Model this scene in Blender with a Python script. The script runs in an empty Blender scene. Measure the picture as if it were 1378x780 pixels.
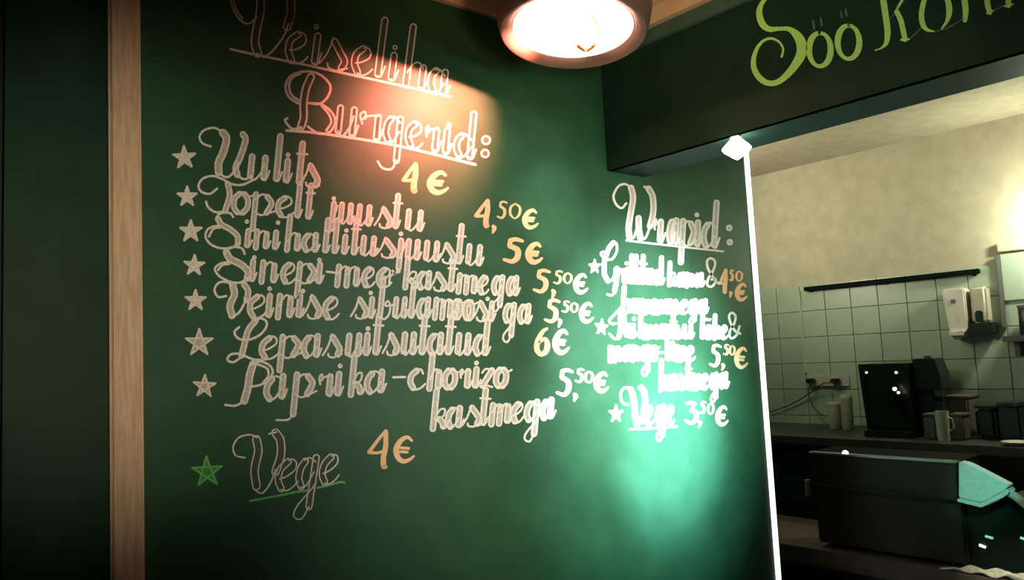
import bpy, bmesh, math, random
from mathutils import Vector, Matrix
random.seed(7)
scene = bpy.context.scene
COL = scene.collection
# ------------------------------------------------------------------ camera
F_PX, W_PX, H_PX = 1041.19, 1378, 780
EYE = Vector((0, 0, 1.6))
FW = Vector((0.64778845, 0.75702288, 0.08536091))
RT = Vector((0.76160407, -0.64619575, -0.04889066))
UP = Vector((-0.01814851, -0.09668202, 0.99514985))
cam = bpy.data.objects.new('camera', bpy.data.cameras.new('camera'))
COL.objects.link(cam)
cam.data.sensor_width = 36
cam.data.lens = F_PX / W_PX * 36
cam.data.clip_start = 0.01
cam.matrix_world = Matrix(((RT.x, UP.x, -FW.x, EYE.x), (RT.y, UP.y, -FW.y, EYE.y), (RT.z, UP.z, -FW.z, EYE.z), (0, 0, 0, 1)))
scene.camera = cam
# ------------------------------------------------------------------ world, exposure
scene.view_settings.view_transform = 'Standard'
scene.view_settings.look = 'None'
scene.view_settings.exposure = 0.0
scene.view_settings.gamma = 1.0
world = bpy.data.worlds.new('world'); scene.world = world
world.use_nodes = True
bg = world.node_tree.nodes['Background']
bg.inputs[0].default_value = (0.25, 0.6, 0.4, 1)
bg.inputs[1].default_value = 0.02

D0 = 1.65            # the menu board's wall is y = D0
XH = 1.839           # customer face of the header
XK = 4.24            # tiled back wall of the kitchen
CEIL = 2.572

def at(px, py, ax, v):
    d = FW + RT * ((px - W_PX / 2) / F_PX) + UP * ((H_PX / 2 - py) / F_PX)
    return EYE + d * ((v - EYE[ax]) / d[ax])

def light(name, kind, loc, color, power, target=None, **kw):
    L = bpy.data.lights.new(name, kind); L.color = color; L.energy = power
    for k, v in kw.items(): setattr(L, k, v)
    o = bpy.data.objects.new(name, L); COL.objects.link(o); o.location = loc
    if target is not None:
        o.rotation_euler = (Vector(target) - Vector(loc)).to_track_quat('-Z', 'Y').to_euler()
    return o

# unseen teal and pale spots, added to make the glow pools on the board
light('teal_spot', 'SPOT', (2.1, 0.15, 1.85), (0.45, 0.66, 0.92), 1500, at(905, 592, 1, D0), spot_size=math.radians(24), spot_blend=1.0, shadow_soft_size=0.05)
light('teal_wash', 'SPOT', (2.1, 0.15, 1.85), (0.45, 0.80, 0.86), 430, at(890, 560, 1, D0), spot_size=math.radians(46), spot_blend=1.0, shadow_soft_size=0.05)
light('pale_spot', 'SPOT', (1.6, 0.0, 2.0), (0.85, 0.90, 1.0), 680, at(862, 475, 1, D0), spot_size=math.radians(33), spot_blend=1.0, shadow_soft_size=0.08)
light('pale_pin_spot', 'SPOT', (1.4, 0.2, 1.9), (1.0, 1.0, 0.95), 90, at(742, 285, 1, D0), spot_size=math.radians(14), spot_blend=1.0, shadow_soft_size=0.03)
# unseen soft spots added to brighten the board, its edge, header and post
light('room_spot', 'SPOT', (1.75, -0.75, 1.75), (1.0, 0.96, 0.80), 320, at(740, 462, 1, D0), spot_size=math.radians(43), spot_blend=1.0, shadow_soft_size=0.2)
light('header_spot', 'SPOT', (0.5, -0.2, 1.9), (1.0, 0.95, 0.75), 42, at(1000, 110, 0, XH), spot_size=math.radians(44), spot_blend=1.0, shadow_soft_size=0.1)
light('board_edge_spot', 'SPOT', (2.1, -0.2, 1.75), (0.95, 1.0, 0.78), 75, at(985, 400, 1, D0), spot_size=math.radians(44), spot_blend=1.0, shadow_soft_size=0.15)
light('post_spot', 'SPOT', (0.25, -0.5, 1.7), (1.0, 0.88, 0.66), 95, at(172, 375, 1, D0), spot_size=math.radians(31), spot_blend=1.0, shadow_soft_size=0.1)
light('ceiling_uplight', 'SPOT', (0.9, 0.5, 2.0), (1.0, 0.62, 0.34), 22, (1.45, 1.3, 2.62), spot_size=math.radians(70), spot_blend=1.0, shadow_soft_size=0.1)  # unseen spot added to warm the ceiling near the pendant
# kitchen lights: an added spot on the upper back wall, a weak ceiling panel and the tube above the tiles, out of frame on the right
light('kitchen_wall_spot', 'SPOT', (2.9, 2.6, 2.2), (1.0, 0.88, 0.68), 50, (4.24, 2.0, 2.52), spot_size=math.radians(100), spot_blend=1.0, shadow_soft_size=0.15)
light('kitchen_ceiling_light', 'AREA', (3.1, 2.3, 2.6), (0.78, 1.0, 0.70), 7, (4.1, 2.3, 1.9), shape='RECTANGLE', size=0.5, size_y=0.5)
light('kitchen_tube_light', 'POINT', (4.07, 1.00, 2.10), (0.96, 1.0, 0.76), 19, shadow_soft_size=0.04)
light('table_front_spot', 'SPOT', (2.5, 0.5, 1.3), (1.0, 0.95, 0.75), 26, (3.07, 1.0, 0.75), spot_size=math.radians(20), spot_blend=1.0, shadow_soft_size=0.03)  # unseen spot added to brighten the cloth
light('teal_counter_light', 'SPOT', (2.3, 0.7, 1.5), (0.2, 1.0, 0.72), 22, at(1322, 650, 0, 3.05), spot_size=math.radians(15), spot_blend=0.6, shadow_soft_size=0.03)  # unseen teal spot added to colour the sloping lid

# ------------------------------------------------------------------ materials
def mat(name, c1, c2=None, scale=30, rough=0.6, metal=0.0, bump=0.0, spec=0.5, detail=4, stretch=(1, 1, 1), ramp=(0.35, 0.7)):
    m = bpy.data.materials.new(name); m.use_nodes = True
    nt = m.node_tree; b = nt.nodes['Principled BSDF']
    b.inputs['Roughness'].default_value = rough; b.inputs['Metallic'].default_value = metal
    b.inputs['Specular IOR Level'].default_value = spec
    tc = nt.nodes.new('ShaderNodeTexCoord'); mp = nt.nodes.new('ShaderNodeMapping')
    mp.inputs['Scale'].default_value = stretch
    no = nt.nodes.new('ShaderNodeTexNoise'); no.inputs['Scale'].default_value = scale; no.inputs['Detail'].default_value = detail
    cr = nt.nodes.new('ShaderNodeValToRGB')
    cr.color_ramp.elements[0].position, cr.color_ramp.elements[1].position = ramp
    cr.color_ramp.elements[0].color = (*c1, 1); cr.color_ramp.elements[1].color = (*(c2 or [min(1, c * 1.25) for c in c1]), 1)
    nt.links.new(tc.outputs['Object'], mp.inputs[0]); nt.links.new(mp.outputs[0], no.inputs['Vector'])
    nt.links.new(no.outputs['Fac'], cr.inputs[0]); nt.links.new(cr.outputs[0], b.inputs['Base Color'])
    if bump:
        bp = nt.nodes.new('ShaderNodeBump'); bp.inputs['Strength'].default_value = bump; bp.inputs['Distance'].default_value = 0.002
        nt.links.new(no.outputs['Fac'], bp.inputs['Height']); nt.links.new(bp.outputs[0], b.inputs['Normal'])
    return m

def emit(name, color, s):
    m = bpy.data.materials.new(name); m.use_nodes = True
    b = m.node_tree.nodes['Principled BSDF']
    b.inputs['Base Color'].default_value = (0.8, 0.8, 0.8, 1)
    b.inputs['Emission Color'].default_value = (*color, 1); b.inputs['Emission Strength'].default_value = s
    return m

M = {}
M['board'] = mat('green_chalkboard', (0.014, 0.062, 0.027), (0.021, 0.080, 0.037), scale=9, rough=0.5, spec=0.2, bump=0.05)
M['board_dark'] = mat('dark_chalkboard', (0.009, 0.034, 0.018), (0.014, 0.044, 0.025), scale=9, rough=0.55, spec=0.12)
M['soffit'] = mat('green_soffit', (0.012, 0.048, 0.034), rough=0.5, spec=0.25)
M['chalk'] = mat('white_chalk', (0.40, 0.37, 0.32), (0.72, 0.67, 0.60), scale=420, rough=0.95, spec=0.05, ramp=(0.3, 0.55))
M['dim_fill'] = mat('faint_rubbed_chalk', (0.025, 0.055, 0.032), (0.10, 0.12, 0.085), scale=380, rough=0.95, spec=0.05, ramp=(0.3, 0.65))
M['chalk_fill'] = mat('rubbed_white_chalk', (0.26, 0.25, 0.21), (0.54, 0.50, 0.44), scale=380, rough=0.95, spec=0.05, ramp=(0.3, 0.65))
M['orange'] = mat('orange_chalk', (0.72, 0.38, 0.20), (0.85, 0.55, 0.34), scale=400, rough=0.95, spec=0.05)
M['green_chalk'] = mat('green_chalk', (0.10, 0.38, 0.10), (0.22, 0.60, 0.20), scale=420, rough=0.95, spec=0.05)
M['green_fill'] = mat('rubbed_green_chalk', (0.05, 0.20, 0.06), (0.10, 0.34, 0.10), scale=420, rough=0.95, spec=0.05)
M['lime'] = mat('lime_chalk', (0.36, 0.80, 0.16), (0.66, 0.92, 0.26), scale=260, rough=0.95, spec=0.05)
M['faint'] = mat('faint_grey_chalk', (0.10, 0.12, 0.11), (0.17, 0.19, 0.18), scale=300, rough=0.95, spec=0.05)
M['post'] = mat('pine_post', (0.46, 0.30, 0.19), (0.60, 0.42, 0.27), scale=26, rough=0.6, stretch=(6, 6, 0.6), bump=0.15)
M['trim'] = mat('cream_trim', (0.62, 0.42, 0.24), (0.70, 0.50, 0.30), scale=8, rough=0.5)
M['darktrim'] = mat('dark_green_trim', (0.05, 0.10, 0.075), rough=0.35)
M['ceil'] = mat('beige_ceiling', (0.62, 0.44, 0.26), (0.70, 0.52, 0.33), scale=5, rough=0.9)
M['plaster'] = mat('beige_plaster', (0.42, 0.38, 0.27), (0.50, 0.45, 0.33), scale=14, rough=0.85, bump=0.15)
M['grout'] = mat('dark_grout', (0.19, 0.26, 0.18), rough=0.9)
M['tile'] = mat('glazed_tile', (0.35, 0.43, 0.32), (0.40, 0.47, 0.36), scale=6, rough=0.28)
M['floor'] = mat('dark_floor', (0.02, 0.025, 0.02), rough=0.6)
M['blackwall'] = mat('dark_wall', (0.006, 0.012, 0.009), rough=0.8)
M['shade'] = mat('brown_enamel', (0.09, 0.066, 0.052), (0.12, 0.088, 0.07), scale=20, rough=0.38, spec=0.5)
M['reflector'] = mat('white_enamel', (0.85, 0.84, 0.80), rough=0.4)
M['bulb'] = emit('bulb_glow', (1.0, 0.95, 0.85), 9)
M['filament'] = emit('yellow_filament', (1.0, 0.82, 0.10), 1.0)
M['socket'] = mat('copper_socket', (0.32, 0.08, 0.03), rough=0.5)
M['led'] = emit('led_profile', (0.95, 1.0, 0.92), 1.6)  # added glow that makes the white board edge look lit
M['puck'] = emit('downlight_lens', (1.0, 1.0, 0.95), 12)
M['chrome'] = mat('brushed_steel', (0.55, 0.55, 0.52), rough=0.3, metal=0.9)
M['steel'] = mat('satin_steel', (0.55, 0.60, 0.57), (0.65, 0.7, 0.67), scale=60, rough=0.6, metal=0.0)
M['black'] = mat('black_plastic', (0.006, 0.013, 0.010), rough=0.35)
M['matt'] = mat('matt_black', (0.003, 0.005, 0.004), rough=0.8, spec=0.1)
M['brownblack'] = mat('dark_brown_enamel', (0.022, 0.020, 0.016), rough=0.42)
M['worktop'] = mat('dark_worktop', (0.03, 0.034, 0.025), (0.045, 0.046, 0.034), scale=30, rough=0.5)
M['table'] = mat('pink_brown_table', (0.10, 0.075, 0.06), (0.15, 0.11, 0.085), scale=18, rough=0.5)
M['white'] = mat('off_white_plastic', (0.62, 0.58, 0.50), rough=0.4)
M['cream'] = mat('cream_plastic', (0.42, 0.38, 0.29), rough=0.5)
M['cup'] = mat('pale_green_ceramic', (0.42, 0.52, 0.38), (0.55, 0.60, 0.48), scale=50, rough=0.3)
M['grey'] = mat('grey_plastic', (0.10, 0.11, 0.10), rough=0.5)
M['mauve'] = mat('mauve_grey_plastic', (0.11, 0.09, 0.08), rough=0.5)
M['cloth'] = mat('crumpled_cloth', (0.60, 0.58, 0.42), (0.80, 0.76, 0.60), scale=60, rough=0.9, bump=0.6)
M['cable'] = mat('black_cable', (0.02, 0.035, 0.025), rough=0.6)
M['lightgreen'] = emit('green_indicator', (0.12, 0.75, 0.3), 0.8)  # this and the next two: glow that paints glints on machines
M['glintlamp'] = emit('lit_indicator', (1.0, 0.9, 0.75), 3.0)
M['glintgreen'] = emit('pale_indicator', (0.5, 0.95, 0.7), 0.9)

# ------------------------------------------------------------------ object helpers
def link(name, bm, ms, parent=None, smooth=False):
    me = bpy.data.meshes.new(name)
    bmesh.ops.recalc_face_normals(bm, faces=bm.faces) if smooth != 'flat' else None
    bm.to_mesh(me); bm.free()
    for m in (ms if isinstance(ms, (list, tuple)) else [ms]): me.materials.append(m)
    if smooth is True:
        for p in me.polygons: p.use_smooth = True
        me.set_sharp_from_angle(angle=math.radians(40))
    o = bpy.data.objects.new(name, me); COL.objects.link(o)
    if parent is not None:
        o.parent = parent
        q = parent; off = Vector()
        while q is not None: off += q.location; q = q.parent
        o.location = -off
    return o

def box(x0, x1, y0, y1, z0, z1, bevel=0.0, bm=None, seg=2):
    own = bmesh.new()
    r = bmesh.ops.create_cube(own, size=1)
    for v in own.verts:
        v.co = Vector(((x0 + x1) / 2 + v.co.x * (x1 - x0), (y0 + y1) / 2 + v.co.y * (y1 - y0), (z0 + z1) / 2 + v.co.z * (z1 - z0)))
    if bevel: bmesh.ops.bevel(own, geom=own.edges[:], offset=bevel, segments=seg, affect='EDGES')
    if bm is None: return own
    me = bpy.data.meshes.new('t'); own.to_mesh(me); own.free(); bm.from_mesh(me); bpy.data.meshes.remove(me)
    return bm

def lathe(profile, centre, seg=48, tilt=None, caps=True):
    bm = bmesh.new(); rings = []
    for r, z in profile:
        ring = []
        for k in range(seg):
            a = 2 * math.pi * k / seg
            p = Vector((r * math.cos(a), r * math.sin(a), z))
            if tilt is not None: p = tilt @ p
            ring.append(bm.verts.new(p + Vector(centre)))
        rings.append(ring)
    for a, b in zip(rings, rings[1:]):
        for k in range(seg):
            bm.faces.new((a[k], a[(k + 1) % seg], b[(k + 1) % seg], b[k]))
    for ring in (rings[0], rings[-1]) if caps else ():
        c = bm.verts.new(sum((v.co for v in ring), Vector()) / seg)
        for k in range(seg): bm.faces.new((ring[k], ring[(k + 1) % seg], c))
    bmesh.ops.remove_doubles(bm, verts=bm.verts, dist=1e-6)
    return bm

def tube(pts, r, seg=8, bm=None):
    bm = bm or bmesh.new(); pts = [Vector(p) for p in pts]; rings = []
    for i, p in enumerate(pts):
        t = (pts[min(i + 1, len(pts) - 1)] - pts[max(i - 1, 0)]).normalized()
        a = t.cross(Vector((0, 0, 1)) if abs(t.z) < 0.9 else Vector((1, 0, 0))).normalized(); b = t.cross(a)
        rings.append([bm.verts.new(p + (a * math.cos(2 * math.pi * k / seg) + b * math.sin(2 * math.pi * k / seg)) * r) for k in range(seg)])
    for a, b in zip(rings, rings[1:]):
        for k in range(seg): bm.faces.new((a[k], a[(k + 1) % seg], b[(k + 1) % seg], b[k]))
    bm.faces.new(rings[0]); bm.faces.new(rings[-1])
    return bm

def prism_yz(poly, x0, x1, bevel=0.0):
    bm = bmesh.new()
    A = [bm.verts.new((x0, y, z)) for y, z in poly]; B = [bm.verts.new((x1, y, z)) for y, z in poly]
    bm.faces.new(A); bm.faces.new(B[::-1]); n = len(poly)
    for i in range(n): bm.faces.new((A[i], A[(i + 1) % n], B[(i + 1) % n], B[i]))
    bmesh.ops.recalc_face_normals(bm, faces=bm.faces)
    if bevel: bmesh.ops.bevel(bm, geom=bm.edges[:], offset=bevel, segments=2, affect='EDGES')
    return bm

def tag(o, label, cat, group=None):
    o['label'] = label; o['category'] = cat
    if group: o['group'] = group
    return o

def thing(name, loc, label, cat, group=None):
    o = bpy.data.objects.new(name, None); COL.objects.link(o); o.location = loc; o.empty_display_size = 0.05
    return tag(o, label, cat, group)

def struct(name, bm, m, parent=None, smooth=False):
    o = link(name, bm, m, parent, smooth)
    if parent is None: o['kind'] = 'structure'
    return o

# ------------------------------------------------------------------ the setting
XE = 2.631                                                    # end of the menu wall
struct('floor', box(-2.2, 4.6, -2.4, 4.0, -0.05, 0.0), M['floor'])
struct('ceiling', box(-2.2, 1.90, -2.4, 1.72, CEIL + 0.05, CEIL + 0.062), M['ceil'])
struct('ceiling_kitchen', box(1.90, 4.5, -2.4, 4.0, 2.635, 2.69), M['plaster'])
struct('wall_left', box(-2.2, 2.665, D0 + 0.02, D0 + 0.14, 0, 2.635), M['blackwall'])
struct('wall_back', box(-2.2, 4.6, -2.45, -2.4, 0, 2.69), M['blackwall'])
struct('wall_side', box(-2.25, -2.2, -2.4, D0 + 0.14, 0, 2.63), M['blackwall'])
struct('wall_far', box(2.665, XK, 3.9, 4.0, 0, 2.69), M['plaster'])
kw = struct('wall_kitchen', box(XK, XK + 0.12, -2.4, 4.0, 0, 2.69), M['plaster'])
# grout bed and the tiles of the kitchen wall
ztop = 1.928
bed = struct('grout_bed', box(XK - 0.004, XK + 0.001, -0.2, 3.1, 1.02, ztop), M['grout'], kw)
yj = at(1113, 430, 0, XK).y
ts = 0.1505; tile_me = None
j0 = yj - 10 * ts
for r in range(6):
    for c in range(-5, 17):
        y0 = j0 + c * ts; z1 = ztop - r * ts
        if tile_me is None:
            t = link('tile', box(-0.007, 0, -ts / 2 + 0.0017, ts / 2 - 0.0017, -ts / 2 + 0.0017, ts / 2 - 0.0017, 0.0015, seg=1), M['tile'])
            tile_me = t.data
        else:
            t = bpy.data.objects.new('tile', tile_me); COL.objects.link(t)
        t.parent = kw; t.location = (XK - 0.003 + random.uniform(-0.0006, 0.0006), y0 + ts / 2, z1 - ts / 2)
# the ledge that finishes the tiles, lit from the right
a = at(1378, 330, 0, XK - 0.02)
struct('trim_1', box(XK - 0.03, XK, -0.6, at(1345, 345, 0, XK).y, 1.985, 2.03, 0.004), M['plaster'])
# trims where the menu wall meets the ceiling
struct('trim_2', box(-2.2, XH - 0.03, D0 - 0.012, D0 + 0.0199, CEIL + 0.001, CEIL + 0.0499), M['trim'])
struct('trim_3', box(XH - 0.0299, XH + 0.0, -2.4, D0 + 0.0199, CEIL + 0.001, CEIL + 0.0499), M['trim'])

# left post of the board
p0, p1 = at(148, 400, 1, D0 - 0.02).x, at(193, 400, 1, D0 - 0.02).x
post = link('board_post', box(p0, p1, D0 - 0.02, D0 + 0.02, 0, CEIL, 0.006, seg=3), M['post'], smooth=True)
tag(post, 'tall upright wooden post along the left edge of the menu board', 'post')
xs = at(4, 400, 1, D0).x
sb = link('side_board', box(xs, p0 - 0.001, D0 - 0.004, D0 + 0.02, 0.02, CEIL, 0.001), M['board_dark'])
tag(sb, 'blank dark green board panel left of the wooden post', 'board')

# ------------------------------------------------------------------ chalk writing
def cat_rom(P, n=6):
    P = [tuple(map(float, p)) for p in P]
    if len(P) < 3: return P if len(P) < 2 else [tuple(P[0][k] + (P[1][k] - P[0][k]) * i / 4 for k in range(len(P[0]))) for i in range(5)]
    Q = [tuple(2 * a - b for a, b in zip(P[0], P[1]))] + P + [tuple(2 * a - b for a, b in zip(P[-1], P[-2]))]
    out = []
    for i in range(1, len(Q) - 2):
        p0, p1, p2, p3 = Q[i - 1:i + 3]
        for k in range(n):
            t = k / n
            out.append(tuple(0.5 * (2 * b + (c - a) * t + (2 * a - 5 * b + 4 * c - d) * t * t + (3 * b - a - 3 * c + d) * t ** 3) for a, b, c, d in zip(p0, p1, p2, p3)))
    out.append(P[-1]); return out

class Writing:
    """Chalk strokes on a wall plane; strokes come in photograph pixels and are laid on the plane in metres."""
    def __init__(s, ax, v, parent, sign=-1):
        s.bm = bmesh.new(); s.ax, s.v, s.parent, s.k, s.sign = ax, v, parent, 0, sign
    def put(s, x, y, off):
        p = at(x, y, s.ax, s.v); p[s.ax] += s.sign * off; return s.bm.verts.new(p)
    def ribbon(s, pts, w, mi=0, off=None, closed=False, cap=True):
        """pts: (x, y) or (x, y, width)"""
        if off is None: s.k += 1; off = 0.0006 + 0.00001 * (s.k % 40)
        n = len(pts); L = []; R = []
        for i in range(n):
            a = pts[(i - 1) % n if closed else max(i - 1, 0)]; b = pts[(i + 1) % n if closed else min(i + 1, n - 1)]
            dx, dy = b[0] - a[0], b[1] - a[1]; l = math.hypot(dx, dy) or 1
            ww = (pts[i][2] if len(pts[i]) > 2 else w) / 2
            nx, ny = -dy / l * ww, dx / l * ww
            L.append(s.put(pts[i][0] + nx, pts[i][1] + ny, off)); R.append(s.put(pts[i][0] - nx, pts[i][1] - ny, off))
        for i in range(n if closed else n - 1):
            j = (i + 1) % n
            f = s.bm.faces.new((L[i], L[j], R[j], R[i])); f.material_index = mi
        if cap and not closed:
            for e, q in ((0, 1), (n - 1, n - 2)):
                x, y = pts[e][0], pts[e][1]; ww = (pts[e][2] if len(pts[e]) > 2 else w) / 2
                ang = math.atan2(y - pts[q][1], x - pts[q][0])
                ring = [s.put(x + ww * math.cos(ang + t * math.pi / 6), y + ww * math.sin(ang + t * math.pi / 6), off) for t in range(-3, 4)]
                f = s.bm.faces.new(ring); f.material_index = mi
    def thin(s, pts, w=2.3, mi=0): s.ribbon(cat_rom(pts), w, mi)
    def double(s, pts, T, w=2.0):
        c = cat_rom(pts); n = len(c); h = T / 2; L = []; R = []
        for i in range(n):
            a, b = c[max(i - 1, 0)], c[min(i + 1, n - 1)]
            dx, dy = b[0] - a[0], b[1] - a[1]; l = math.hypot(dx, dy) or 1
            L.append((c[i][0] - dy / l * h, c[i][1] + dx / l * h)); R.append((c[i][0] + dy / l * h, c[i][1] - dx / l * h))
        ang = math.atan2(c[-1][1] - c[-2][1], c[-1][0] - c[-2][0])
        e1 = [(c[-1][0] + h * math.cos(ang + t * math.pi / 6), c[-1][1] + h * math.sin(ang + t * math.pi / 6)) for t in (2, 1, 0, -1, -2)]
        ang = math.atan2(c[0][1] - c[1][1], c[0][0] - c[1][0])
        e0 = [(c[0][0] + h * math.cos(ang + t * math.pi / 6), c[0][1] + h * math.sin(ang + t * math.pi / 6)) for t in (2, 1, 0, -1, -2)]
        s.ribbon(c, T, 1, off=0.0003)
        s.ribbon(L + e1 + R[::-1] + e0, w, 0, closed=True)
    def ring(s, x, y, r, w=2.0, mi=0):
        s.ribbon([(x + r * math.cos(2 * math.pi * k / 12), y + r * math.sin(2 * math.pi * k / 12)) for k in range(12)], w, mi, closed=True)
        s.ribbon([(x - r * .6, y), (x + r * .6, y)], r * 1.2, 1 if mi == 0 else mi, off=0.0003)
    def star(s, x, y, r, rot=0.0, w=3.0, sx=1.0, outline=False):
        P = [(x + sx * r * math.sin(rot + 4 * math.pi * k / 5), y - r * math.cos(rot + 4 * math.pi * k / 5)) for k in range(5)]
        Q = [(x + sx * rr * math.sin(rot + math.pi * k / 5), y - rr * math.cos(rot + math.pi * k / 5)) for k, rr in ((k, r if k % 2 == 0 else r * .45) for k in range(10))]
        for k in range(0, 10, 2):
            f = s.bm.faces.new([s.put(a, b, 0.0003) for a, b in ((x, y), Q[k - 1], Q[k], Q[k + 1])]); f.material_index = 1 if outline else 0
        for k in range(5): s.ribbon([P[k], P[(k + 1) % 5]], w, 0)
    def done(s, name, ms, label=None):
        bmesh.ops.triangulate(s.bm, faces=s.bm.faces)
        o = link(name, s.bm, ms, s.parent, 'flat')
        if label: o['label'] = label
        return o

# lower-case hand: D = double (outlined) down stroke, t = thin stroke; x 0..1 between the letter's outer strokes, y in x-heights
BOWL = [('D', [(.28, .93), (.04, .7), (.0, .35), (.25, .06)]), ('t', [(.22, .97), (.55, 1.03), (1, .85)]), ('t', [(.2, .03), (.6, .08), (1, .5)])]
G = {
 'i': ([('D', [(0, 1), (0, .12)])], 1), 'l': ([('D', [(0, 2), (0, .12)])], 1),
 'u': ([('D', [(0, 1), (0, .15)]), ('t', [(0, .15), (.3, -.02), (.75, .3), (1, .75)]), ('D', [(1, 1), (1, .12)])], 1),
 'n': ([('D', [(0, 1), (0, 0)]), ('t', [(0, .5), (.35, .92), (.7, 1.03), (1, .85)]), ('D', [(1, .88), (1, .12)])], 1),
 'm': ([('D', [(0, 1), (0, 0)]), ('t', [(0, .6), (.2, .95), (.4, 1.02), (.5, .85)]), ('D', [(.5, .88), (.5, 0)]), ('t', [(.5, .6), (.7, .95), (.9, 1.02), (1, .85)]), ('D', [(1, .88), (1, .12)])], 1),
 'h': ([('D', [(0, 2), (0, 0)]), ('t', [(0, .5), (.35, .92), (.7, 1.03), (1, .85)]), ('D', [(1, .88), (1, .12)])], 1),
 'a': (BOWL + [('D', [(1, 1), (1, .12)])], 1),
 'd': (BOWL + [('D', [(1, 2), (1, .12)])], 1),
 'g': (BOWL + [('D', [(1, 1), (1, -.75)]), ('t', [(1, -.75), (.6, -1.15), (.05, -1.0), (.15, -.65), (1, -.1), (1.25, .1)])], 0),
 'q': (BOWL + [('D', [(1, 1), (1, -.7)]), ('t', [(1, -.7), (.7, -1.1), (0, -1.1), (-.4, -.85)])], 0),
 'o': ([('D', [(.3, .95), (.02, .7), (.02, .3), (.3, .05)]), ('D', [(.7, .95), (.98, .7), (.98, .3), (.7, .05)]), ('t', [(.25, .98), (.5, 1.04), (.75, .98)]), ('t', [(.25, .02), (.5, -.03), (.75, .02)])], 2),
 'e': ([('t', [(.1, .38), (.5, .45), (.95, .65), (1, .88), (.75, 1.02), (.5, .98)]), ('D', [(.48, .95), (.08, .7), (.03, .35), (.3, .05)]), ('t', [(.3, .02), (.65, -.03), (1.0, .08), (1.25, .25)])], 0),
 'c': ([('t', [(1, .8), (.8, 1.02), (.45, .97)]), ('D', [(.45, .95), (.08, .7), (.03, .35), (.3, .05)]), ('t', [(.3, .02), (.65, -.03), (1.0, .08), (1.25, .25)])], 0),
 's': ([('t', [(-.75, .08), (-.3, .5), (0, 1.08)]), ('D', [(.1, .95), (.6, .62), (.95, .35), (.8, .1)]), ('t', [(.8, .05), (.4, -.04), (-.1, .02), (-.2, .15)]), ('t', [(.8, .05), (1.2, .12)])], 0),
 't': ([('D', [(0, 1.75), (0, .12)]), ('x', 1.35)], 1),
 'k': ([('D', [(0, 2), (0, 0)]), ('t', [(.1, .5), (.5, .95), (1, .98), (.95, .65), (.4, .5)]), ('D', [(.55, .48), (.9, .3), (1, .1)])], 1),
 'r': ([('t', [(-.1, .55), (-.3, .85), (0, 1.0), (.1, .78), (-.15, .7)]), ('t', [(0, .8), (.5, .9), (1, .95)]), ('D', [(1, .9), (1, .12)])], 1),
 'p': ([('D', [(0, 1), (0, -.95)]), ('t', [(0, .75), (.35, 1.0), (.7, .98)]), ('D', [(.7, .92), (1, .6), (.75, .12)]), ('t', [(.8, .1), (.4, -.02), (0, .15)]), ('t', [(.8, .08), (1.3, .25)])], 0),
 'P': ([('D', [(0, 1), (0, -.85)]), ('t', [(0, -.85), (-.3, -1.1), (-1.0, -1.02)]), ('t', [(0, .75), (.35, 1.0), (.7, .98)]), ('D', [(.7, .92), (1, .6), (.75, .12)]), ('t', [(.8, .1), (.4, -.02), (0, .15)]), ('t', [(.8, .08), (1.3, .25)])], 0),
 'j': ([('D', [(0, 1), (0, -.7)]), ('t', [(0, -.75), (-.5, -1.1), (-1.2, -.9)]), ('t', [(0, 0), (.5, .4), (1, .9)])], 0),
 'b': ([('D', [(0, 1.95), (0, .12)]), ('t', [(0, .1), (.5, -.05), (1, .2), (1.05, .65), (.7, .9), (.5, .65), (1.5, .7)])], 0),
 'z': ([('t', [(0, .8), (.3, 1.0), (1, .95)]), ('D', [(.9, .92), (.15, .1)]), ('t', [(0, .02), (.5, .1), (1.1, 0)])], 0),
 'O': ([], 0),
}
BOARD = None
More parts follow.
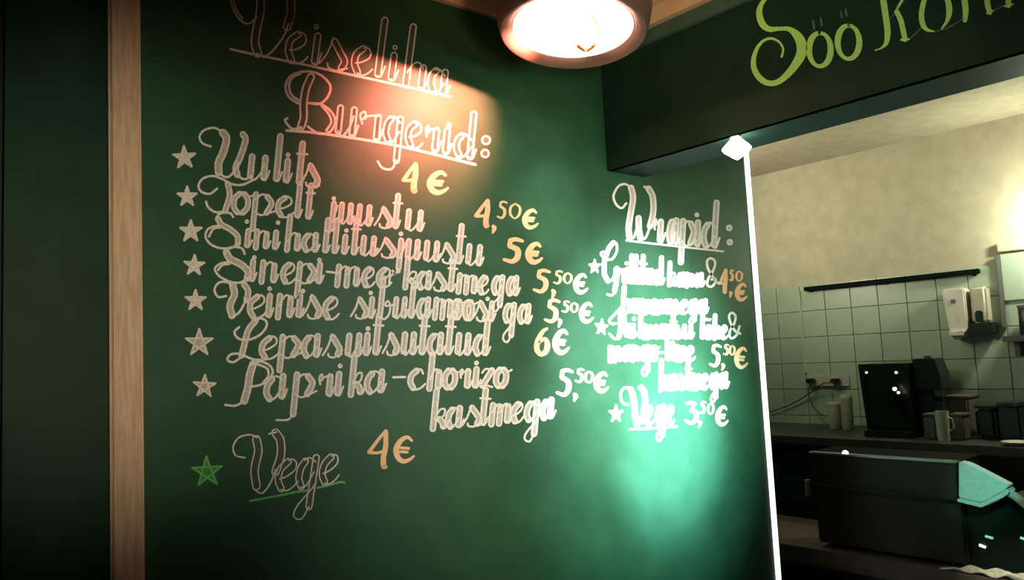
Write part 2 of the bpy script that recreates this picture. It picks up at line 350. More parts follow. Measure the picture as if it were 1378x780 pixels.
def word(org, base, xh, T, items, caps=(), slant=.1, lw=2.5, dots=(), lines=(), rings=(), asc=None, label=None, ms=None):
    ox, oy, s = org
    w = Writing(1, D0, BOARD)
    X = lambda x: ox + x / s
    Y = lambda y: oy + y / s
    def by(x):
        if x <= base[0][0]: i = 0
        else:
            i = 0
            while i < len(base) - 2 and x > base[i + 1][0]: i += 1
        (x0, y0), (x1, y1) = base[i], base[i + 1]
        return y0 + (y1 - y0) * (x - x0) / (x1 - x0)
    def hh(x): return xh[0] + (xh[1] - xh[0]) * (x - base[0][0]) / (base[-1][0] - base[0][0])
    prev = None
    for it in items:
        ch, a, b = it[0], it[1], it[2]
        up = it[3] if len(it) > 3 else 1.0      # ascender scale
        strokes, ex = G[ch]; span = (b - a) if b != a else T * s
        def cv(p):
            gx, gy = p; x = a + span * gx if b != a else a + T * s * gx
            y2 = gy if gy <= 1.1 and gy >= 0 else (1 + (gy - 1) * up if gy > 1 else gy * up)
            H = hh(x); xx = x + slant * (y2 - .5) * H
            return X(xx), Y(by(x) - y2 * H)
        for k, P in strokes:
            if k == 'x':
                y = 1 + (P - 1) * up; c = cv((0, P)); w.thin([(c[0] - T * .95, c[1] - .4), (c[0] + T * 1.15, c[1] + .4)], lw * 1.2)
            elif k == 'D': w.double([cv(p) for p in P], T, lw)
            else: w.thin([cv(p) for p in P], lw * 1.1)
        if ex == 1:
            bx = X(b - slant * .45 * hh(b)); yb = Y(by(b)); h = hh(b) / s
            w.thin([(bx - T * .05, yb - .07 * h), (bx + T * .3, yb + .0 * h), (bx + T * .7, yb - .10 * h), (bx + T * 1.25, yb - .42 * h)], lw * 1.1)
        elif ex == 2:
            c = cv((1, .9)); w.thin([cv((.8, .95)), (c[0] + T * .5, c[1] + 1), (c[0] + T * 1.1, c[1] - 1)], lw)
    for k, P in caps:
        Q = [(X(p[0]), Y(p[1])) for p in P]
        if k == 'D': w.double(Q, T, lw)
        elif k == 'E': w.double(Q, T * 1.25, lw)
        else: w.thin(Q, lw * 1.25)
    for x, y in dots: w.ring(X(x), Y(y), max(1.6, T * .33), lw)
    for x, y, r in rings: w.ring(X(x), Y(y), r / s, lw)
    for P in lines: w.thin([(X(x), Y(y)) for x, y in P], lw * 1.25)
    return w.done('chalk_word', ms or [M['chalk'], M['chalk_fill']], label)

def stroke_part(name, org, L, wpx, m, label=None):
    w = Writing(1, D0, BOARD); ox, oy, s = org
    for P in L: w.ribbon(cat_rom([(ox + p[0] / s, oy + p[1] / s) for p in P]), wpx)
    return w.done(name, [m, m], label)

# digits: (width factor, points) in a unit box, y up
DG = {
 '4': [[(.78, 1, .8), (.5, .8, .8), (.05, .42, .9)], [(.05, .42, .9), (.4, .40, .7), (.68, .44, .7)], [(.78, .98, 1.1), (.80, .6, 1.25), (.72, .3, 1.3), (.74, .04, 1.3), (.85, .02, .8)]],
 '5': [[(.95, .93, .7), (.6, 1.0, .9), (.28, .96, .9)], [(.30, .95, 1), (.28, .72, 1.1), (.5, .66, 1)], [(.4, .68, 1), (.72, .52, 1.3), (.72, .22, 1.3), (.45, .04, 1.0), (.0, .12, .7)]],
 '6': [[(.85, .98, .6), (.5, .85, .9), (.15, .5, 1.2), (.12, .2, 1.2), (.45, .02, 1), (.85, .15, 1.2), (.92, .42, 1.2), (.7, .6, .8), (.3, .48, .7)]],
 '3': [[(.08, .93, .7), (.4, .98, .9), (.72, .93, 1)], [(.72, .93, .9), (.45, .62, .9)], [(.42, .62, .9), (.85, .5, 1.3), (.85, .2, 1.3), (.5, .02, 1), (.02, .15, .7)]],
 '0': [[(.5, .98, .7), (.12, .75, 1.2), (.1, .3, 1.2), (.5, .02, .7), (.88, .28, 1.2), (.9, .72, 1.2), (.5, .98, .7)]],
 'E': [[(.85, .86, .6), (.62, 1.0, .9), (.3, .85, 1.2), (.1, .5, 1.4), (.22, .15, 1.3), (.5, .0, 1.1), (.8, .08, .8), (1.0, .22, .5)], [(.32, .56, .7), (.72, .54, .7)], [(.32, .40, .7), (.66, .38, .7)]],
}
def price(org, parts, w0, label):
    """parts: (glyph, x0, x1, ytop, ybottom[, width scale]) in crop pixels"""
    ox, oy, s = org
    w = Writing(1, D0, BOARD)
    for p in parts:
        ch, x0, x1, y0, y1 = p[:5]; k = p[5] if len(p) > 5 else 1
        if ch == ',':
            w.ribbon(cat_rom([(ox + (x0 + 8) / s, oy + y0 / s, w0 * .9), (ox + (x0 + 14) / s, oy + (y0 + 12) / s, w0 * 1.1), (ox + (x0 + 4) / s, oy + y1 / s, w0 * .5)]), 2); continue
        m = w0 * k * .5
        for S in DG[ch]:
            P = []
            for gx, gy, ww in S:
                gx2 = gx + .06 * (gy - .5)
                P.append((ox + x0 / s + m + ((x1 - x0) / s - 2 * m) * gx2, oy + y1 / s - m - ((y1 - y0) / s - 2 * m) * gy, ww * w0 * k))
            w.ribbon(cat_rom(P), 2)
    return w.done('chalk_price', [M['orange'], M['orange']], label)

S3 = 4.5867
C1, C2, C3, C4, C5, C6, C7, C8 = [(x, y, S3) for x, y in ((180, 0), (380, 60), (220, 160), (480, 200), (240, 300), (500, 320), (240, 430), (540, 450))]
C9 = (240, 560, 4.053); CA = (780, 230, 5.512); CB = (780, 330, 5.512); CC = (780, 450, 5.512)
CE = (280, 0, 7.656); CG = (800, 320, 9.754); CH = (800, 400, 9.754); CI = (900, 340, 9.754); P1 = (0, 0, 1)

# the board
BOARD = thing('menu_board', (1.54, D0, 0.35), 'large dark green chalkboard with white handwritten burger and wrap menu', 'chalkboard')
link('board_panel', box(p1 + 0.001, XE, D0 - 0.0001, D0 + 0.02, 0.35, CEIL - 0.002), M['board'], BOARD)

# ---- titles
word(P1, [(380, 80), (395, 84), (430, 88), (465, 96), (506, 103), (545, 113), (590, 126)], (41, 31), 8, [
    ('e', 388, 410), ('i', 425, 425), ('s', 446, 465), ('e', 477, 497), ('l', 510, 510, 1.2), ('i', 528, 528), ('h', 548, 568, 1.35), ('a', 580, 597)],
    caps=[('t', [(318, -30), (309, -10), (311, 4), (316, 17), (323, 27), (332, 32), (340, 29), (345, 23)]),
          ('t', [(313, -10), (315, 4), (319, 15), (326, 25)]),
          ('E', [(348, -40), (350, -10), (350, 15), (345, 40), (343, 58), (347, 72)]),
          ('t', [(346, 72), (354, 76), (363, 72), (372, 62), (382, 48), (388, 32)]),
          ('E', [(386, 36), (391, 18), (391, 2), (388, -16), (384, -32)])],
    dots=[(425.5, 36), (531.4, 64)], slant=.13, lw=1.9, label='title word reading Veiseliha in outlined white letters', ms=[M['chalk'], M['dim_fill']])
stroke_part('chalk_underline', P1, [[(310, 66), (345, 74), (400, 85), (460, 98), (530, 113), (606, 130)]], 3.2, M['chalk'], 'thin white line under the first title word')
word(C2, [(120, 535), (340, 560), (440, 570), (700, 612), (935, 660), (1150, 705)], (180, 140), 7, [
    ('u', 350, 435), ('r', 500, 585), ('q', 640, 720, .9), ('e', 775, 850), ('r', 895, 945), ('i', 1010, 1010), ('d', 1075, 1160)],
    caps=[('t', [(100, 365), (40, 325), (18, 260), (45, 200), (110, 170), (180, 168), (245, 195), (295, 255), (280, 320), (230, 365), (150, 360)]),
          ('t', [(110, 350), (60, 315), (40, 260), (60, 205), (110, 180)]),
          ('E', [(175, 200), (145, 270), (130, 360), (130, 450), (115, 505)]), ('t', [(115, 510), (60, 520), (15, 470), (30, 455)]),
          ('t', [(150, 360), (240, 370), (305, 420), (325, 480), (290, 540), (220, 548), (155, 505)]), ('t', [(240, 375), (285, 430), (300, 480), (270, 530)])],
    dots=[(1028, 497)], rings=[(1256, 590, 25), (1250, 672, 23)], lw=2.6, label='title word reading Burgerid with a colon, outlined in white', ms=[M['chalk'], M['dim_fill']])
stroke_part('chalk_underline', C2, [[(25, 530), (250, 550), (700, 622), (1190, 740)]], 3.6, M['chalk'], 'thin white line under Burgerid')

# ---- burger rows
word(C3, [(520, 370), (700, 385), (830, 402), (930, 420)], (140, 130), 6.5, [
    ('u', 540, 622), ('l', 700, 700, 1.05), ('i', 760, 760), ('t', 840, 840, 1.2), ('s', 895, 955)],
    caps=[('t', [(290, 170), (240, 150), (222, 110), (250, 70), (310, 55), (355, 75)]), ('E', [(365, 85), (388, 120), (370, 200), (340, 270), (340, 330)]),
          ('t', [(340, 335), (390, 360), (430, 330), (460, 270)]), ('D', [(490, 95), (505, 130), (475, 230), (445, 300), (455, 345)]), ('t', [(455, 350), (500, 372), (545, 350)])],
    dots=[(768, 222)], label='menu word reading Uulits')
price(C4, [('4', 270, 395, 80, 278), ('E', 425, 578, 132, 285)], 6.2, 'orange price reading 4 euro right of Uulits')
word(C3, [(440, 582), (620, 592), (740, 602), (900, 617)], (128, 118), 5.5, [
    ('o', 435, 520), ('p', 565, 665, .75), ('e', 705, 785), ('l', 828, 828, .75), ('t', 895, 895, 1.0)],
    caps=[('t', [(330, 430), (285, 462), (235, 450), (215, 415), (240, 370), (300, 352), (360, 370), (420, 402), (490, 405), (560, 372)]),
          ('D', [(395, 400), (408, 460), (395, 520), (380, 565)]), ('t', [(375, 572), (320, 575), (275, 545), (262, 510)])], label='menu word reading Topelt')
word(P1, [(447, 299), (482, 302.5), (531, 307), (563, 310.5)], (25.5, 25), 5.4, [
    ('j', 448, 453, .5), ('u', 459, 471), ('u', 483, 496), ('s', 514, 526), ('t', 532.5, 532.5, 1.0), ('u', 549, 565)], dots=[(449, 267)], label='menu word reading juustu')
price(C4, [('4', 718, 838, 308, 492), (',', 835, 0, 480, 518), ('5', 862, 935, 320, 438, .55), ('0', 935, 1018, 330, 438, .5), ('E', 1015, 1130, 368, 498, .9)], 5.6, 'orange price reading 4,50 euro')
word(P1, [(325, 332), (342, 333), (392, 336.5), (436, 339.5), (501, 344), (556, 349), (644, 357)], (22, 25), 5.6, [
    ('i', 333, 333), ('n', 345, 358), ('i', 370.5, 370.5), ('h', 387, 400), ('a', 409, 424), ('l', 438, 438, .9), ('l', 450.5, 450.5, .9), ('i', 463.5, 463.5), ('t', 476.5, 476.5, 1.3), ('u', 488.5, 502),
    ('s', 517, 531), ('j', 538.5, 545, .8), ('u', 549, 561), ('u', 573.7, 587), ('s', 599, 611), ('t', 617.4, 617.4, 1.4), ('u', 630.4, 644.6)],
    caps=[('t', [(313.7, 291.9), (310, 287), (303, 286), (294, 288.6), (291, 297)]), ('D', [(293, 294), (298, 302), (309, 308), (319, 317), (320, 327)]),
          ('t', [(320, 327), (312, 333), (298, 334), (284, 329), (276.5, 319), (279, 309), (288, 304.5), (298, 304)]), ('t', [(281, 318), (287, 308), (296, 306)])],
    dots=[(332, 298), (374, 299.5), (466, 310), (539.3, 314.5)], label='menu word reading Sinihallitusjuustu')
price(C4, [('5', 898, 1038, 545, 715), ('E', 1035, 1158, 572, 715)], 6.2, 'orange price reading 5 euro')
word(C5, [(450, 358), (600, 368), (860, 372), (1000, 385), (1300, 395)], (122, 112), 5.8, [
    ('i', 455, 455), ('n', 518, 588), ('e', 645, 710), ('p', 745, 835, .7), ('i', 868, 868), ('m', 985, 1098), ('e', 1145, 1200), ('e', 1235, 1300)],
    caps=[('t', [(408, 190), (395, 160), (360, 148), (310, 155), (287, 190)]), ('E', [(295, 180), (320, 222), (385, 255), (430, 300), (425, 340)]),
          ('t', [(425, 340), (380, 367), (320, 362), (255, 330), (225, 285), (255, 252), (315, 240)]), ('t', [(245, 290), (270, 260), (315, 252)])],
    dots=[(468, 212), (870, 228)], lines=[[(915, 300), (962, 306)], [(1300, 370), (1310, 325), (1365, 300)]], label='menu words reading Sinepi-mee')
word(C6, [(200, 305), (350, 318), (480, 328), (640, 342), (800, 348), (890, 354)], (100, 108), 5.6, [
    ('k', 212, 268, .8), ('a', 292, 350), ('s', 400, 455), ('t', 490, 490, 1.0), ('m', 540, 632), ('e', 668, 712), ('g', 755, 802, .85), ('a', 845, 888)], label='menu word kastmega behind Sinepi-mee')
price(C6, [('5', 992, 1112, 188, 348), (',', 1110, 0, 325, 372), ('5', 1118, 1185, 198, 290, .55), ('0', 1178, 1242, 208, 288, .5), ('E', 1238, 1345, 215, 348, .95)], 5.4, 'orange price reading 5,50 euro, right of kastmega')
word(C5, [(430, 582), (620, 582), (760, 582), (980, 592)], (135, 130), 6, [
    ('e', 440, 525), ('i', 558, 558), ('n', 620, 688), ('i', 745, 745), ('s', 815, 875), ('e', 905, 975)],
    caps=[('t', [(295, 450), (245, 455), (222, 410), (250, 368), (300, 365), (330, 385)]), ('E', [(335, 385), (345, 440), (318, 510), (330, 570)]),
          ('t', [(328, 580), (375, 550), (420, 470)]), ('D', [(420, 475), (430, 420), (405, 378)])],
    dots=[(563, 405), (768, 420)], label='menu word reading Veinise')
word(P1, [(482, 427.5), (511, 428), (545, 427.5), (575, 427.5), (618, 428.5), (652, 431.5), (685, 433.5), (710, 435)], (26, 24), 5.4, [
    ('s', 482, 494), ('i', 499.5, 499.5), ('b', 512, 524, 1.15), ('u', 532, 543.5), ('l', 553.5, 553.5, .75), ('a', 563.5, 575), ('m', 586, 605.5), ('o', 611, 619), ('o', 626, 635), ('s', 644.5, 655), ('i', 661, 661), ('g', 680, 690.5, .95), ('a', 699.5, 710)],
    dots=[(498.8, 394), (656, 402)], label='menu word reading sibulamoosiga')
price(C6, [('5', 1060, 1172, 372, 532), (',', 1150, 0, 505, 548), ('5', 1170, 1228, 385, 465, .55), ('0', 1222, 1278, 393, 465, .5), ('E', 1275, 1378, 393, 528, .95)], 5.2, 'orange price reading 5,50 euro, right of sibulamoosiga')
word(P1, [(345, 483), (362, 482), (414, 480.5), (480, 479), (504, 477), (575, 476.5), (653, 477.5)], (29, 26), 6.2, [
    ('e', 352, 371), ('p', 379, 401, .6), ('a', 409, 426), ('s', 445, 458), ('u', 468.5, 482), ('i', 493, 493), ('t', 506, 506, 1.25), ('s', 524, 535), ('u', 543.5, 555.5), ('t', 568, 568, 1.2), ('a', 578, 592), ('t', 603.5, 603.5, 1.2), ('u', 616.5, 629), ('d', 640, 653, .72)],
    caps=[('t', [(321.5, 440), (315.5, 446), (318, 453), (326, 457), (338, 456), (350, 450), (358, 440), (358, 432), (350, 428), (343, 431)]),
          ('D', [(344, 431), (334, 444), (329, 462), (325, 478)]), ('t', [(325, 480), (314, 487), (306, 484), (310, 477), (322, 476), (340, 483), (353, 484)])],
    dots=[(495, 442)], label='menu word reading Lepasuitsutatud')
price(C6, [('6', 998, 1105, 542, 735), ('E', 1110, 1232, 558, 722)], 6.2, 'orange price reading 6 euro')
word(C7, [(560, 500), (700, 478), (900, 472), (1000, 468), (1250, 448)], (142, 128), 6.5, [
    ('a', 545, 640), ('P', 725, 825, .9), ('r', 880, 932), ('i', 985, 985), ('k', 1070, 1125, .72), ('a', 1165, 1250)],
    caps=[('E', [(460, 275), (440, 340), (428, 420), (405, 500)]), ('t', [(400, 505), (350, 530), (288, 525)]),
          ('t', [(440, 280), (500, 258), (560, 280), (582, 325), (550, 375), (500, 403), (435, 415)]), ('t', [(490, 275), (545, 300), (555, 345), (525, 385)])],
    dots=[(998, 285)], lines=[[(1325, 355), (1400, 353)]], label='menu word reading Paprika')
word(C8, [(60, 335), (300, 332), (420, 328), (640, 322)], (118, 112), 6.2, [
    ('c', 55, 130), ('h', 178, 228, .8), ('o', 268, 330), ('r', 370, 408), ('i', 458, 458), ('z', 495, 560), ('o', 585, 645)], dots=[(463, 175)], label='menu word reading chorizo')
word(C8, [(190, 582), (350, 572), (500, 558), (650, 545), (830, 530), (925, 516)], (120, 115), 6.4, [
    ('k', 200, 262, .95), ('a', 290, 355), ('s', 425, 485), ('t', 505, 505, 1.1), ('m', 560, 655), ('e', 690, 742), ('g', 775, 832, .95), ('a', 872, 920)], label='menu word kastmega on its own row below chorizo')
price(C8, [('5', 950, 1070, 205, 390), (',', 1062, 0, 370, 408), ('5', 1068, 1135, 205, 302, .6), ('0', 1125, 1190, 218, 305, .55), ('E', 1182, 1290, 225, 362, .95)], 5.8, 'orange price reading 5,50 euro, right of chorizo')
word(C9, [(540, 405), (680, 392), (800, 368), (870, 358)], (165, 150), 8, [
    ('e', 545, 635), ('g', 660, 740, .95), ('e', 785, 862)],
    caps=[('t', [(362, 225), (312, 212), (298, 165), (330, 115), (390, 100), (430, 115)]), ('E', [(425, 125), (435, 190), (415, 290), (425, 380)]),
          ('t', [(410, 395), (455, 418), (500, 365), (530, 290)]), ('E', [(530, 300), (558, 210), (555, 130), (530, 90)]), ('t', [(535, 85), (495, 95)])],
    slant=.15, lw=1.8, label='menu word Vege with a green line under it, left column', ms=[M['chalk'], M['dim_fill']])
stroke_part('chalk_underline', C9, [[(390, 460), (520, 437), (640, 412), (705, 403)], [(760, 388), (830, 372), (880, 358), (905, 361)]], 3.0, M['green_chalk'], 'green chalk line under the lower Vege')
price(C9, [('4', 1022, 1165, 68, 290), ('E', 1165, 1298, 102, 256)], 5.6, 'orange price reading 4 euro right of Vege')
for x, y, r, ro in ((248, 212, 15.5, -.05), (251.7, 264.5, 13.5, .0), (256.6, 311, 15, .0), (261.2, 357, 14, .05), (263, 404, 14, .0)):
    w = Writing(1, D0, BOARD); w.star(x, y, r, ro, 3.0); w.done('chalk_star', [M['chalk'], M['chalk_fill']])
for x, y, r, ro in ((268, 461, 19, .0), (275, 519.5, 15.5, .05)):
    w = Writing(1, D0, BOARD); w.star(x, y, r, ro, 2.6, outline=True); w.done('chalk_star', [M['chalk'], M['chalk_fill']], 'outlined white star')
w = Writing(1, D0, BOARD); w.star(278.5, 634.5, 21, -.05, 2.6, outline=True); w.done('chalk_star', [M['green_chalk'], M['green_fill']], 'outlined green star')

# ---- wraps column
word(CA, [(560, 530), (600, 533), (760, 548), (880, 562), (1000, 572)], (175, 182), 6, [
    ('r', 560, 598), ('a', 665, 712), ('p', 762, 845, .75), ('i', 872, 872), ('d', 920, 1000, .85)],
    caps=[('t', [(345, 240), (310, 275), (268, 245), (250, 185), (285, 115), (335, 97), (375, 120)]), ('D', [(380, 125), (395, 200), (378, 310), (362, 420), (368, 490)]),
          ('t', [(370, 500), (400, 492), (425, 420)]), ('D', [(436, 350), (438, 430), (450, 500)]), ('t', [(450, 512), (490, 490), (525, 400)]), ('D', [(520, 410), (545, 300), (540, 190), (510, 130)]), ('t', [(512, 125), (478, 118)])],
    dots=[(868, 325)], rings=[(1108, 422, 18), (1112, 528, 18)], slant=.06, label='heading reading Wrapid with a colon')
w = stroke_part('chalk_underline', CA, [[(345, 515), (600, 545), (1065, 596)]], 2.6, M['chalk'], 'thin white line under Wrapid')
LW2 = 2.6
word(CG, [(350, 585), (550, 600), (880, 610)], (180, 180), 4.2, [
    ('r', 330, 385), ('i', 430, 430), ('l', 480, 480, 1.0), ('l', 535, 535, 1.0), ('i', 580, 580), ('t', 630, 630, 1.35), ('u', 690, 745), ('d', 800, 870, .95)],
    caps=[('D', [(245, 60), (190, 130), (150, 230), (125, 340), (130, 480), (175, 565)]), ('t', [(240, 50), (285, 75), (290, 175), (235, 270), (170, 285), (110, 250), (80, 205), (115, 180)]),
          ('t', [(175, 570), (225, 555), (260, 480), (265, 400)]), ('D', [(290, 400), (285, 560), (262, 690)]), ('t', [(262, 720), (220, 752), (168, 740)])],
    dots=[(420, 335), (575, 318)], lw=LW2, slant=.03, label='menu word reading Grillitud')
word(CI, [(0, 420), (100, 432), (250, 440), (440, 440)], (160, 160), 4.2, [('k', 8, 75, .8), ('a', 130, 185), ('n', 235, 300), ('a', 355, 425)], lw=LW2, slant=.03,
    caps=[('t', [(660, 405), (610, 370), (560, 290), (510, 200), (500, 110), (545, 72), (600, 105), (600, 180), (560, 270), (515, 340), (505, 420), (550, 445), (595, 410), (610, 345), (560, 350)])], label='menu words reading kana and an ampersand')
price(CI, [('4', 645, 785, 200, 545), (',', 800, 0, 520, 580), ('5', 785, 862, 215, 382, .6), ('0', 868, 975, 222, 388, .55), ('E', 855, 1048, 390, 638)], 4.6, 'orange price reading 4,50 euro, crowded by the right edge')
word(CB, [(310, 492), (420, 500), (680, 505), (850, 503), (940, 503)], (92, 95), 4.0, [
    ('h', 322, 368, 1.0), ('u', 398, 430), ('m', 460, 520), ('m', 550, 610), ('u', 640, 668), ('s', 706, 732), ('e', 752, 795), ('g', 820, 855, .7), ('a', 888, 930)],
    lw=LW2, slant=.06, label='menu word reading hummusega')
word(CB, [(345, 683), (420, 685), (680, 690), (900, 690), (1090, 690)], (92, 92), 4.0, [
    ('u', 368, 396), ('l', 450, 450, .9), ('m', 478, 530), ('s', 562, 585), ('u', 608, 630), ('i', 655, 655), ('t', 690, 690, 1.1), ('s', 718, 742), ('u', 775, 822),
    ('l', 908, 908, .9), ('o', 940, 970), ('h', 1000, 1028, .85), ('e', 1055, 1090)],
    caps=[('t', [(265, 578), (235, 580), (220, 555), (260, 510), (300, 465)]), ('D', [(300, 480), (300, 560), (300, 630), (290, 680)]), ('t', [(290, 690), (255, 690), (220, 655)]), ('t', [(310, 560), (340, 510), (355, 490)]), ('D', [(330, 540), (335, 610), (345, 665)]),
          ('t', [(930, 553), (942, 546), (955, 554), (968, 548)]),
          ('t', [(1190, 655), (1150, 632), (1115, 565), (1108, 520), (1130, 500), (1155, 525), (1145, 580), (1112, 640), (1120, 688), (1160, 668), (1185, 600)])],
    dots=[(402, 545)], lw=LW2, slant=.03, label='menu words reading K\u00fclmsuitsu l\u00f5he and an ampersand')
word(CC, [(220, 198), (400, 192), (600, 190), (840, 192)], (105, 102), 4.0, [
    ('m', 225, 292), ('a', 330, 362), ('n', 395, 428), ('g', 462, 505, .95), ('o', 533, 565), ('l', 650, 650, .7), ('i', 692, 692), ('m', 722, 775), ('e', 800, 842)],
    dots=[(690, 62)], lines=[[(582, 133), (628, 131)]], lw=LW2, slant=.0, label='menu words reading mango-lime')
word(CC, [(600, 412), (800, 405), (940, 402), (1090, 396)], (105, 108), 4.0, [
    ('k', 600, 642, 1.1), ('a', 665, 702), ('s', 745, 775), ('t', 800, 800, 1.25), ('m', 835, 892), ('e', 912, 945), ('g', 975, 1012, .8), ('a', 1045, 1082)],
    lw=LW2, slant=.03, label='menu word kastmega below mango-lime')
price(CC, [('5', 955, 1060, 66, 250), (',', 1052, 0, 222, 262), ('5', 1060, 1115, 68, 158, .6), ('0', 1105, 1158, 72, 160, .55), ('E', 1140, 1258, 88, 255)], 4.6, 'orange price reading 5,50 euro, right of mango-lime')
word(CC, [(490, 672), (600, 668), (700, 665)], (140, 135), 4.4, [('e', 498, 535), ('g', 575, 618, .75), ('e', 655, 692)],
    caps=[('t', [(362, 520), (318, 505), (303, 440), (330, 395), (370, 392)]), ('E', [(378, 405), (400, 480), (408, 590), (425, 670)]), ('t', [(430, 690), (452, 610)]), ('E', [(460, 640), (482, 520), (478, 430), (455, 392)]), ('t', [(455, 388), (435, 395)])],
    lw=LW2, slant=.03, label='menu word Vege with a white line, right column')
stroke_part('chalk_underline', CC, [[(372, 702), (550, 694), (720, 680)]], 2.8, M['chalk'], 'white line under the right column Vege')
price(CC, [('3', 772, 888, 488, 672), (',', 878, 0, 645, 686), ('5', 885, 942, 490, 592, .6), ('0', 942, 1002, 500, 598, .55), ('E', 1000, 1112, 522, 680)], 4.6, 'orange price reading 3,50 euro')
for x, y, r, ro in ((800, 358.5, 9.5, .0), (809.3, 440, 10.5, .1), (828.8, 556.5, 12, .0)):
    w = Writing(1, D0, BOARD); w.star(x, y, r, ro, 2.4, sx=.8); w.done('chalk_star', [M['chalk'], M['chalk_fill']])

# ------------------------------------------------------------------ header over the serving window
zb = 2.1785; ye = D0 + 0.02
HD = thing('header_board', (XH + 0.09, 0.2, zb), 'dark green sign board above the kitchen opening with lime chalk lettering', 'sign')
xb = 2.02
link('header_panel', box(XH, XH + 0.02, -1.6, ye - 0.02, zb, CEIL - 0.045), M['board_dark'], HD)
link('header_lip', box(XH - 0.012, XH + 0.02, -1.6, ye - 0.02, CEIL - 0.044, CEIL - 0.001, 0.003), M['darktrim'], HD)
link('header_core', box(XH + 0.0201, xb - 0.001, -1.6, ye - 0.02, zb + 0.012, 2.634), M['blackwall'], HD)
link('soffit_panel', box(XH + 0.0002, xb, -1.6, ye - 0.02, zb, zb + 0.0119), M['soffit'], HD)
def hstroke(name, L, m, org, label=None):
    w = Writing(0, XH, HD); ox, oy, s = org
    for P in L: w.ribbon(cat_rom([(ox + p[0] / s, oy + p[1] / s, p[2] / s) for p in P]), 2)
    return w.done(name, [m, m], label)
CD = (960, 0, 3.297); CJ = (860, 0, 5.3); CK = (1100, 0, 4.957)
hstroke('chalk_letter', [[(1010, -60, 14), (930, -30, 26), (880, 20, 30), (858, 90, 44), (880, 170, 48), (930, 208, 40), (1000, 205, 28), (1070, 208, 34), (1125, 250, 60), (1158, 310, 74), (1158, 380, 72), (1120, 455, 60), (1060, 530, 48), (990, 585, 40), (920, 592, 40), (860, 555, 44), (822, 490, 40), (818, 420, 34), (845, 340, 26), (890, 290, 20), (945, 275, 18), (1000, 300, 16), (1028, 350, 16), (1018, 405, 16)]], M['lime'], CJ, 'big lime green letter S')
for cx, cy in ((473, 220), (600, 187)):
    rx, ry = 48, 74
    pts = [(cx + rx * math.cos(t) + 6 * math.sin(t) * 0, cy - ry * math.sin(t), 16 + 12 * abs(math.cos(t + .3)) ** 1.5) for t in [math.pi / 2 + 2 * math.pi * k / 14 for k in range(15)]]
    hstroke('chalk_letter', [pts], M['lime'], CD)
for a, b in (((443, 92), (447, 128)), ((477, 82), (481, 112)), ((566, 55), (570, 78)), ((587, 42), (592, 70))):
    hstroke('chalk_letter_dot', [[(*a, 9), (*b, 10)]], M['faint'], CD)
hstroke('chalk_letter', [[(405, -180, 30), (425, -90, 38), (440, 0, 42), (455, 100, 42), (468, 200, 42), (462, 280, 32), (430, 318, 14), (385, 336, 8)],
                         [(650, -110, 14), (600, -40, 16), (560, 10, 14), (520, 80, 12)], [(530, 80, 34), (555, 130, 36), (572, 200, 36), (585, 262, 36)], [(560, 266, 16), (612, 262, 12)]], M['lime'], CK, 'lime green letter k')
hstroke('chalk_letter', [[(790, -110, 18), (740, -60, 28), (708, 20, 34), (695, 100, 36), (705, 165, 36), (735, 200, 22), (780, 210, 10)],
                         [(790, -110, 16), (840, -60, 28), (872, 10, 38), (880, 80, 40), (865, 140, 24), (830, 192, 10)]], M['lime'], CK, 'lime green letter o')
hstroke('chalk_letter', [[(960, -260, 30), (972, -120, 38), (982, 0, 40), (990, 70, 40), (984, 135, 32)],
                         [(1000, -60, 10), (1060, -110, 16), (1110, -80, 30), (1128, -20, 38), (1138, 40, 38), (1150, 82, 34)], [(1130, 88, 12), (1175, 72, 10)]], M['lime'], CK, 'lime green letter h')
hstroke('chalk_letter', [[(1262, -90, 34), (1272, -20, 40), (1275, 35, 36)], [(1250, 42, 14), (1305, 28, 10)]], M['lime'], CK, 'lime green letter a cut by the picture edge')
for P in ([(480, 135, 6), (540, 60, 8), (580, 0, 8)], [(612, 262, 8), (655, 225, 8), (692, 185, 8)], [(775, 212, 6), (870, 185, 8), (975, 125, 8)], [(1172, 75, 6), (1240, 38, 8)]): hstroke('chalk_connector', [P], M['faint'], CK, 'faint grey chalk connecting stroke')

# downlight in the soffit and the menu wall's white edge, given an added glow
q = at(990, 183, 2, zb)
dl = thing('soffit_downlight', (q.x, q.y, zb), 'small square white downlight under the green header by the board edge', 'lamp')
bm = box(-0.012, 0.012, -0.012, 0.012, -0.010, -0.0002, 0.002)
bmesh.ops.rotate(bm, verts=bm.verts, cent=(0, 0, 0), matrix=Matrix.Rotation(math.radians(10), 3, 'Z')); bmesh.ops.translate(bm, verts=bm.verts, vec=(q.x, q.y, zb))
link('housing', bm, M['white'], dl)
link('lens', lathe([(0.0001, -0.068), (0.010, -0.062), (0.036, -0.042), (0.040, -0.036), (0.034, -0.028), (0.016, -0.0104), (0.0001, -0.0102)], (q.x, q.y, zb), 24), M['puck'], dl, True)
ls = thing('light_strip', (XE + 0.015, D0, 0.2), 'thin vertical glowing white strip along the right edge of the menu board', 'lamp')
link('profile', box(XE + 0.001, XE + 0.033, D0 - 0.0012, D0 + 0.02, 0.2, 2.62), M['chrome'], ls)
link('diffuser', box(XE + 0.0003, XE + 0.033, D0 - 0.005, D0 - 0.0013, 0.2, 2.62, 0.001), M['led'], ls)

